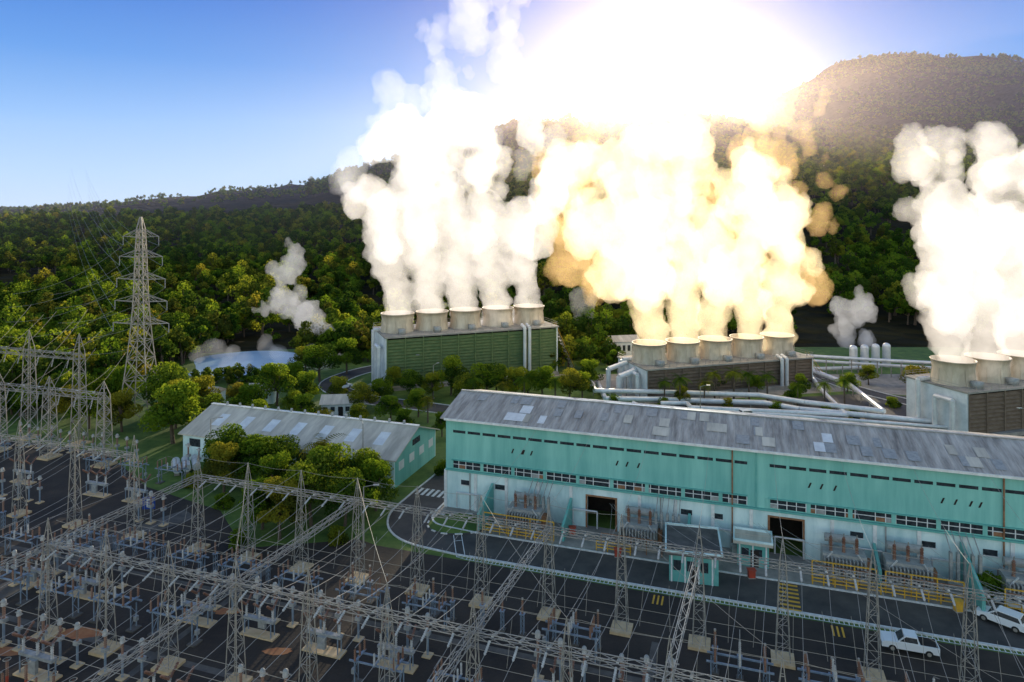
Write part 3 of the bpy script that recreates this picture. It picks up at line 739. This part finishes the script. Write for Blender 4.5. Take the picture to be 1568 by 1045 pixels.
for i in range(-8,-1):
    s0=8.09*i
    for t,e_,n in [(-14,Ect,3),(-9,Edis,1),(-4,Epost,3),(4,Ect,3),(9,Ebrk,1),(16,Edis,1),(22,Ect,3)]:
        if t>6 and i>-3: continue
        if random.random()<.35: continue
        if n==1: place(e_,s0+4,t)
        else:
            for q in (1.7,4,6.3): place(e_,s0+q,t)
def tall(name,cols,h,spike,bz):
    mb=MB()
    for x,y in cols: lcol(mb,x,y,h,2.1,1.3,spike,.11,12); footing(mb,x,y,1.5)
    for a,b in zip(cols[:-1],cols[1:]):
        lbeam(mb,(*a,bz),(*b,bz),1.0,.10,1.6)
        for q in (.2,.5,.8):
            c=Vector(a).lerp(Vector(b),q); istring(mb,(c.x,c.y,bz+.6),(c.x+1.8,c.y-2.4,bz+1.2)); istring(mb,(c.x,c.y,bz-.5),(c.x-.3,c.y-.3,bz-2.4))
            mb.wire((c.x,c.y,bz+.5),(c.x-2,c.y+14,bz+R(1,8)),.4,.03,'wire'); mb.wire((c.x,c.y,bz-.5),(c.x+9,c.y-26,10.5),1.2,.03,'wire')
    mb.build(name,abs_origin=(*cols[0],0))
tall('line_entry_gantry',[(-109,141),(-96.4,136.3),(-84,132.5)],18,3.5,17)
tall('line_entry_gantry',[(-97,129),(-85,125.4),(-72.6,121.5)],12.5,2.4,12.2)
mb=MB()
def ttower(mb,x,y,Ht,wb):
    lv=[(0,wb),(.1,wb*.86),(.2,wb*.73),(.3,wb*.6),(.39,wb*.5),(.47,wb*.42),(.55,wb*.36),(.62,wb*.32),(.69,wb*.3),(.76,wb*.27),(.82,wb*.25),(.88,wb*.22),(.94,wb*.19),(1,.3)]
    rg=[[(x+w*a,y+w*b,Ht*f) for a,b in ((-.5,-.5),(.5,-.5),(.5,.5),(-.5,.5))] for f,w in lv]
    for i in range(len(rg)-1):
        for c in range(4):
            d=(c+1)%4
            mb.strut(rg[i][c],rg[i+1][c],.2,'steel'); mb.strut(rg[i][c],rg[i+1][d],.12,'steel'); mb.strut(rg[i][d],rg[i+1][c],.12,'steel'); mb.strut(rg[i+1][c],rg[i+1][d],.12,'steel')
    for f,l in ((.47,6.4),(.58,6.0),(.69,5.6),(.80,5.0),(.9,4.2)):
        z=Ht*f; w=wb*.2
        for sg in (-1,1):
            tip=(x+sg*l,y-sg*.6,z+.2)
            for b in (-w*.6,w*.6):
                mb.strut((x+sg*w*.5,y+b,z),tip,.14,'steel'); mb.strut((x+sg*w*.5,y+b,z+1.7),tip,.11,'steel')
                mb.strut((x+sg*(w*.5+l*.45),y+b*.5,z+.1),(x+sg*w*.5,y+b,z+1.7),.09,'steel')
            istring(mb,tip,(tip[0],tip[1],z-1.8))
            mb.wire((tip[0],tip[1],z-1.8),(tip[0]-14,tip[1]-14,z*.6+5),2,.025,'wire',10); mb.wire((tip[0],tip[1],z-1.8),(tip[0]-160,tip[1]+230,z+30),7,.025,'wire',14)
ttower(mb,-81,149,44,6.6); mb.build('transmission_tower',abs_origin=(-81,149,0))

def lamp(name,x,y,h,a=0):
    mb=MB(); mb.cyl((0,0,0),(0,0,h),.13,.07,8,'steel'); mb.cyl((0,0,h),(1.5,0,h+.3),.05,.04,6,'steel'); mb.box(1.3,2.1,-.15,.15,h+.2,h+.36,'tank'); mb.cyl((0,0,0),(0,0,.3),.3,.3,8,'concrete')
    mb.build(name,None,(x,y,0),a)
for x,y,h,a in ((-64.5,84,9.5,0),(-52.5,119,9,0),(-25,114.5,9.5,2),(-19,165,8,1),(-20,92,8,0),(97,128,8,3),(40,145,8,0),(-26,176,8,0)): lamp('street_lamp',x,y,h,a)
mb=MB(); mb.cyl((-.6,0,0),(-.6,0,2.6),.05,.05,6,'steel'); mb.cyl((.6,0,0),(.6,0,2.6),.05,.05,6,'steel'); mb.box(-.9,.9,-.04,.04,.9,2.7,'blue')
mb.box(-.3,-.12,-.06,-.04,1.2,2.4,'white'); mb.box(-.12,.3,-.06,-.04,2.22,2.4,'white'); mb.box(-.12,.3,-.06,-.04,1.74,1.9,'white'); mb.box(.18,.36,-.06,-.04,1.9,2.22,'white')
mb.build('parking_sign',None,(-54,101.5,0),.1)
mb=MB()
for i in range(3): mb.cyl((i*1.5,-2.5,1.3),(i*1.5,2.5,1.3),.65,.65,14,'pipe'); mb.box(i*1.5-.4,i*1.5+.4,-1.6,-1.3,0,.8,'concrete'); mb.box(i*1.5-.4,i*1.5+.4,1.3,1.6,0,.8,'concrete')
mb.build('gas_storage_tanks',None,(-58,118,0),.5)

# vehicles
def vehicle(name,loc,rz,kind,paint='carw'):
    e=empty(name,loc,rz); mb=MB()
    if kind=='pickup':
        body=[(-2.6,.42),(-2.6,1.12),(-.75,1.12),(1.15,1.1),(2.4,1.02),(2.62,.85),(2.62,.42)]
        cab=[(-.8,1.1),(-.68,1.72),(.45,1.75),(1.15,1.1)]; 
    else:
        body=[(-2.3,.4),(-2.32,.95),(-2.1,1.08),(1.15,1.06),(2.2,.92),(2.35,.75),(2.35,.4)]
        cab=[(-2.1,1.07),(-1.8,1.66),(.3,1.68),(1.15,1.05)]
    mb.extrude(body,-.9,.9,paint)
    n=len(cab); vs=[(x,-.86+(z-1.05)*.22,z) for x,z in cab]+[(x,.86-(z-1.05)*.22,z) for x,z in cab]
    mb.add(vs,[tuple(range(n)),tuple(reversed(range(n,2*n)))]+[((i+1)%n,i,n+i,n+(i+1)%n) for i in range(n)],paint)
    mb.build('body',e); mb=MB()
    cx=sum(p[0] for p in cab)/n; cz=sum(p[1] for p in cab)/n
    sp_=[(cx+(x-cx)*.86,cz+(z-cz)*.74) for x,z in cab]
    for sg in (-1,1):
        q=[(x,sg*(.875-(z-1.05)*.22),z) for x,z in sp_]; mb.poly(q if sg<0 else q[::-1],'glass')
    (xa,za),(xb,zb)=cab[2],cab[3]
    nxx=.02
    mb.poly([(xb-.06+nxx,-.74,zb+.08),(xb-.06+nxx,.74,zb+.08),(xa+.08+nxx,.66,za-.06),(xa+.08+nxx,-.66,za-.06)],'glass')
    (xa,za),(xb,zb)=cab[1],cab[0]
    mb.poly([(xb+.04-.02,.74,zb+.1),(xb+.04-.02,-.74,zb+.1),(xa-.03-.02,-.66,za-.08),(xa-.03-.02,.66,za-.08)],'glass')
    if kind=='pickup': mb.box(-2.5,-.9,-.78,.78,1.121,1.13,'dark')
    mb.box(2.3,2.66,-.6,.6,.5,.7,'dark'); mb.build('windows',e); mb=MB()
    X=1.65 if kind=='pickup' else 1.45
    for x in (-X,X):
        for y in (-.93,.71): mb.cyl((x,y,.37),(x,y+.22,.37),.37,.37,18,'tyre'); mb.cyl((x,y-.01,.37),(x,y+.23,.37),.2,.2,10,'steel')
    mb.build('wheels',e)
    return e
vehicle('parked_pickup_truck',(40.8,70.2,.02),ANG+math.pi,'pickup')
vehicle('parked_car',(53.5,74.6,.02),ANG+2.6,'suv')
vehicle('parked_car',(57.5,77.2,.02),ANG+2.6,'suv')
vehicle('parked_car',(60,72,.02),ANG+2.6,'suv','cars')
vehicle('car',(-43,174,.03),1.0,'suv')
vehicle('parked_car',(52,150,.03),.2,'suv')

# ------------------------------------------------------------ steam
import bmesh
bmm=bmesh.new(); bmesh.ops.create_icosphere(bmm,subdivisions=2,radius=1); iv=np.array([v.co[:] for v in bmm.verts]); ifc=[tuple(v.index for v in f.verts) for f in bmm.faces]; bmm.free()
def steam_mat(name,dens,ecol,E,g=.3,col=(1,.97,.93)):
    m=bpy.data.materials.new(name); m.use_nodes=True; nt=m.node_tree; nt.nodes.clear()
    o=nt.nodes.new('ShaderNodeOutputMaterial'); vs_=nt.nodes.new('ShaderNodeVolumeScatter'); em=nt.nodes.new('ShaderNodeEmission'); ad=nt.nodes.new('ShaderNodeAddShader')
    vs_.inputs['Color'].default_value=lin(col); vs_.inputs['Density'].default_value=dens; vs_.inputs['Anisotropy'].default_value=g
    em.inputs['Color'].default_value=lin(ecol); em.inputs['Strength'].default_value=dens*E  # emission stands in for sunlight scattered many times within the steam
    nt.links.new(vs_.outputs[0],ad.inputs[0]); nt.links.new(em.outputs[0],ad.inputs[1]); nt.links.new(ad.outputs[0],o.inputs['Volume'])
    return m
def steam_obj(name,sph,m,vox=.75,disp=((9,5.5),(3.2,4.0),(1.2,1.2)),zs=1.3):
    V=[];F=[]
    for x,y,z,r in sph:
        o=len(V); V+=(iv*r*np.array([1,1,zs])+np.array([x,y,z])).tolist(); F+=[(a+o,b+o,c+o) for a,b,c in ifc]
    me=bpy.data.meshes.new(name); me.from_pydata(V,[],F); ob=bpy.data.objects.new(name,me); COL.objects.link(ob); me.materials.append(m)
    a=ob.modifiers.new('r','REMESH'); a.mode='VOXEL'; a.voxel_size=vox
    for i,(sz,st) in enumerate(disp):
        if i==2:
            a=ob.modifiers.new('r2','REMESH'); a.mode='VOXEL'; a.voxel_size=vox*.8
        t=bpy.data.textures.new(name+'_billow%d'%i,'CLOUDS'); t.noise_scale=sz; t.noise_depth=3
        d=ob.modifiers.new('d%d'%i,'DISPLACE'); d.texture=t; d.texture_coords='LOCAL'; d.strength=st; d.mid_level=.5
    return ob
def jets(stacks,top,drift,r0=3.9,gr=.045):
    S=[]
    for (x,y,z) in stacks:
        zz=z-1.5; k=0; ph=R(0,6)
        while zz<top:
            dz=zz-z; r=r0+gr*max(0,dz)+R(-.8,.3)*min(1,max(0,dz)/8)
            a=min(1,max(0,dz-3)/14)
            S.append((x+drift*max(0,dz)+a*R(-1.1,1.1)+a*1.3*math.sin(ph+dz*.3),y+a*R(-1.5,1.5),zz,r)); zz+=r*.42
    return S
def fill(keys,yc,yr,n,rmin,rmax,th,seed):
    S=[]; zs=[k[0] for k in keys]; lo=[k[1] for k in keys]; hi=[k[2] for k in keys]; c=0; 
    while len(S)<n and c<n*40:
        c+=1; z=R(zs[0],zs[-1]); a=np.interp(z,zs,lo); b=np.interp(z,zs,hi); x=R(a,b); y=yc+R(-yr,yr)
        fz=(z-zs[0])/(zs[-1]-zs[0]); v=noise.noise((x*.08+seed,y*.05,z*.05))
        if v<th[0]+(th[1]-th[0])*fz: continue
        S.append((x,y,z,rmin+(rmax-rmin)*R(0,1)**1.6))
    return S
m1=steam_mat('steam_glow_white',.085,(1.0,.88,.76),.90)  # part of the backlight put in as warm white emission
m1w=steam_mat('steam_thin_glow_white',.03,(1.0,.93,.88),.72)  # thin steam, sunlit glow added as emission
m2=steam_mat('steam_glow_gold',.080,(1.0,.74,.38),1.55,.3,(1,.86,.64))  # golden sunlight put into emission and scatter colour
m2w=steam_mat('steam_thin_glow_gold',.04,(1.0,.56,.18),1.4,.3,(1,.72,.38))  # orange sun glow painted into the thin wisps' colours
m3=steam_mat('steam_dim_glow',.09,(.8,.8,.85),.4,.2)  # shaded look put in as weaker, cooler emission
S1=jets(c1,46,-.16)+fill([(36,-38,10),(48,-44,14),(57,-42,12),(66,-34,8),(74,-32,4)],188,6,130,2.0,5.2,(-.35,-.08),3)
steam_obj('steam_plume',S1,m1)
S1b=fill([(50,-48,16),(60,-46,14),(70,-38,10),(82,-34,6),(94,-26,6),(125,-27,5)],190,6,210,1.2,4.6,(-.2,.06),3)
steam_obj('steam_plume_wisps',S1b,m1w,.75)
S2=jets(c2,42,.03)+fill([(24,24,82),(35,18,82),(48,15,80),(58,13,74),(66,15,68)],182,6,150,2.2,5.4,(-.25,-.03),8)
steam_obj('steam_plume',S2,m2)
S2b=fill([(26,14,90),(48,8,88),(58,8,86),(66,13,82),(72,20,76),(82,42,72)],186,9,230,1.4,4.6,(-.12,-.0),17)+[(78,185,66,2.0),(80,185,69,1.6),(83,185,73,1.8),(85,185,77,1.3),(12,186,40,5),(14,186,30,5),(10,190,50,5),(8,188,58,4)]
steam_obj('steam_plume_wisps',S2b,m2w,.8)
S3=jets(c3,42,-.1)+fill([(20,93,130),(32,89,130),(44,87,128),(54,85,128),(62,84,130)],150,6,90,1.6,4.4,(-.35,.02),5)
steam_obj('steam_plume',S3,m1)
S4=[(x+6,y,z,r+.4) for x,y,z,r in [(-62,214,2,2.6),(-64,214,6,2.8),(-67,214,10,3.2),(-71,213,13,3.4),(-75,213,16,3.0),(-78,212,20,2.4),(-77,212,25,2.4),(-74,212,29,2.4),(-73,212,33,2.0),(-75,212,36,1.2),(-80,214,17,2.2),(-84,214,15,1.6),(-69,214,15,1.8),(-80,212,27,1.2),(-87,214,14,1.2),(-72,213,19,1.6)]]
steam_obj('steam_vent_plume',S4,m3,.5,((6,5),(2.2,3.4),(.9,1.0)))
S4b=[(-94+i*2.6+R(-1,1),200+R(-8,12),R(1,5),R(2,3.4)) for i in range(16)]
steam_obj('pond_steam',S4b,steam_mat('steam_pond_mist_glow',.035,(.7,.78,.9),.35,.2),.7,((5,3),(2,2),(.9,.6)),1)  # mist has a faint bluish emission in place of scattered light
S5=[(104+R(-7,7),205+R(-2,2),12+R(-5,5),R(1.8,3.2)) for i in range(20)]+[(106,205,18,2.6),(104,205,21,2)]
steam_obj('steam_vent_plume',S5,m3,.5,((5,3),(2,2.4),(.9,.8)))
S6=[(25+R(-4,4),222,10+R(0,10),R(1.6,2.6)) for i in range(10)]
steam_obj('steam_vent_plume',S6,m1w,.6,((5,3),(2,2)))
# haze: forward-scattering air, plus bluish emission standing in for multiply scattered light
hm=bpy.data.materials.new('haze_air_glow'); hm.use_nodes=True; nt=hm.node_tree; nt.nodes.clear(); o=nt.nodes.new('ShaderNodeOutputMaterial'); v_=nt.nodes.new('ShaderNodeVolumeScatter')
v_.inputs['Color'].default_value=(1,.84,.80,1); v_.inputs['Density'].default_value=.00006; v_.inputs['Anisotropy'].default_value=.82
em=nt.nodes.new('ShaderNodeEmission'); em.inputs['Color'].default_value=(.42,.44,.66,1); em.inputs['Strength'].default_value=.00007
ad=nt.nodes.new('ShaderNodeAddShader'); nt.links.new(v_.outputs[0],ad.inputs[0]); nt.links.new(em.outputs[0],ad.inputs[1]); nt.links.new(ad.outputs[0],o.inputs['Volume'])
M['haze']=hm
mb=MB(); mb.box(-6000,6000,400,3600,-60,520,'haze'); mb.build('atmospheric_haze')

# ------------------------------------------------------------ world, sun, camera
sd=Vector((.216,1,.18)).normalized(); el=math.asin(sd.z); az=math.atan2(sd.x,sd.y)
w=bpy.data.worlds.new('World'); scene.world=w; w.use_nodes=True; nt=w.node_tree; bg=nt.nodes['Background']
NN=nt.nodes.new; LL=nt.links.new
sky=NN('ShaderNodeTexSky'); sky.sky_type='NISHITA'; sky.sun_disc=False; sky.sun_elevation=el; sky.sun_rotation=az
sky.air_density=1.0; sky.dust_density=.5; sky.ozone_density=2.0; sky.altitude=600
tint=NN('ShaderNodeMix'); tint.data_type='RGBA'; tint.blend_type='MULTIPLY'; tint.inputs[0].default_value=1; tint.inputs[7].default_value=(3.3,2.65,2.2,1)
LL(sky.outputs[0],tint.inputs[6])
tcw=NN('ShaderNodeTexCoord'); nrm=NN('ShaderNodeVectorMath'); nrm.operation='NORMALIZE'; LL(tcw.outputs['Generated'],nrm.inputs[0])
sx=NN('ShaderNodeSeparateXYZ'); LL(nrm.outputs[0],sx.inputs[0])
rp=NN('ShaderNodeValToRGB'); LL(sx.outputs['Z'],rp.inputs[0]); el_=rp.color_ramp.elements
cols=[(0.0,(.60,.75,.90)),(.05,(.44,.66,.90)),(.12,(.22,.49,.88)),(.20,(.08,.32,.80)),(.30,(.03,.19,.68)),(1.0,(.02,.10,.42))]
el_[0].position=0; el_[0].color=lin(cols[0][1]); el_[1].position=1; el_[1].color=lin(cols[-1][1])
for p_,c_ in cols[1:-1]:
    e_=el_.new(p_); e_.color=lin(c_)
sc7=NN('ShaderNodeVectorMath'); sc7.operation='SCALE'; sc7.inputs['Scale'].default_value=1/.15; LL(rp.outputs[0],sc7.inputs[0])
mr=NN('ShaderNodeMapRange'); mr.interpolation_type='SMOOTHSTEP'; mr.inputs['From Min'].default_value=.25; mr.inputs['From Max'].default_value=.7; LL(sx.outputs['Y'],mr.inputs['Value'])
mixs=NN('ShaderNodeMix'); mixs.data_type='RGBA'; LL(mr.outputs[0],mixs.inputs[0]); LL(tint.outputs[2],mixs.inputs[6]); LL(sc7.outputs[0],mixs.inputs[7])
dt=NN('ShaderNodeVectorMath'); dt.operation='DOT_PRODUCT'; dt.inputs[1].default_value=sd; LL(nrm.outputs[0],dt.inputs[0])
mxx=NN('ShaderNodeMath'); mxx.operation='MAXIMUM'; mxx.inputs[1].default_value=0; LL(dt.outputs['Value'],mxx.inputs[0])
prev=mixs.outputs[2]
for pw,c in ((3000,(250,220,180)),(350,(9,8.2,6.6)),(90,(2.4,2.0,1.4)),(16,(.55,.42,.2))):
    p=NN('ShaderNodeMath'); p.operation='POWER'; p.inputs[1].default_value=pw; LL(mxx.outputs[0],p.inputs[0])
    m_=NN('ShaderNodeVectorMath'); m_.operation='SCALE'; m_.inputs[0].default_value=c; LL(p.outputs[0],m_.inputs['Scale'])
    a_=NN('ShaderNodeVectorMath'); a_.operation='ADD'; LL(prev,a_.inputs[0]); LL(m_.outputs[0],a_.inputs[1]); prev=a_.outputs[0]
LL(prev,bg.inputs['Color']); bg.inputs['Strength'].default_value=.15
sl_=bpy.data.lights.new('sun','SUN'); sl_.energy=5; sl_.angle=math.radians(.5); sl_.color=(1,.82,.56)
so=bpy.data.objects.new('sun',sl_); COL.objects.link(so); so.rotation_euler=sd.to_track_quat('Z','Y').to_euler()
cam=bpy.data.cameras.new('camera'); cam.lens=24; cam.sensor_width=36; cam.shift_y=-.1256; cam.clip_end=20000; cam.clip_start=.5
co=bpy.data.objects.new('camera',cam); COL.objects.link(co); co.location=(0,0,45); co.rotation_euler=(math.radians(90),0,0)
scene.camera=co
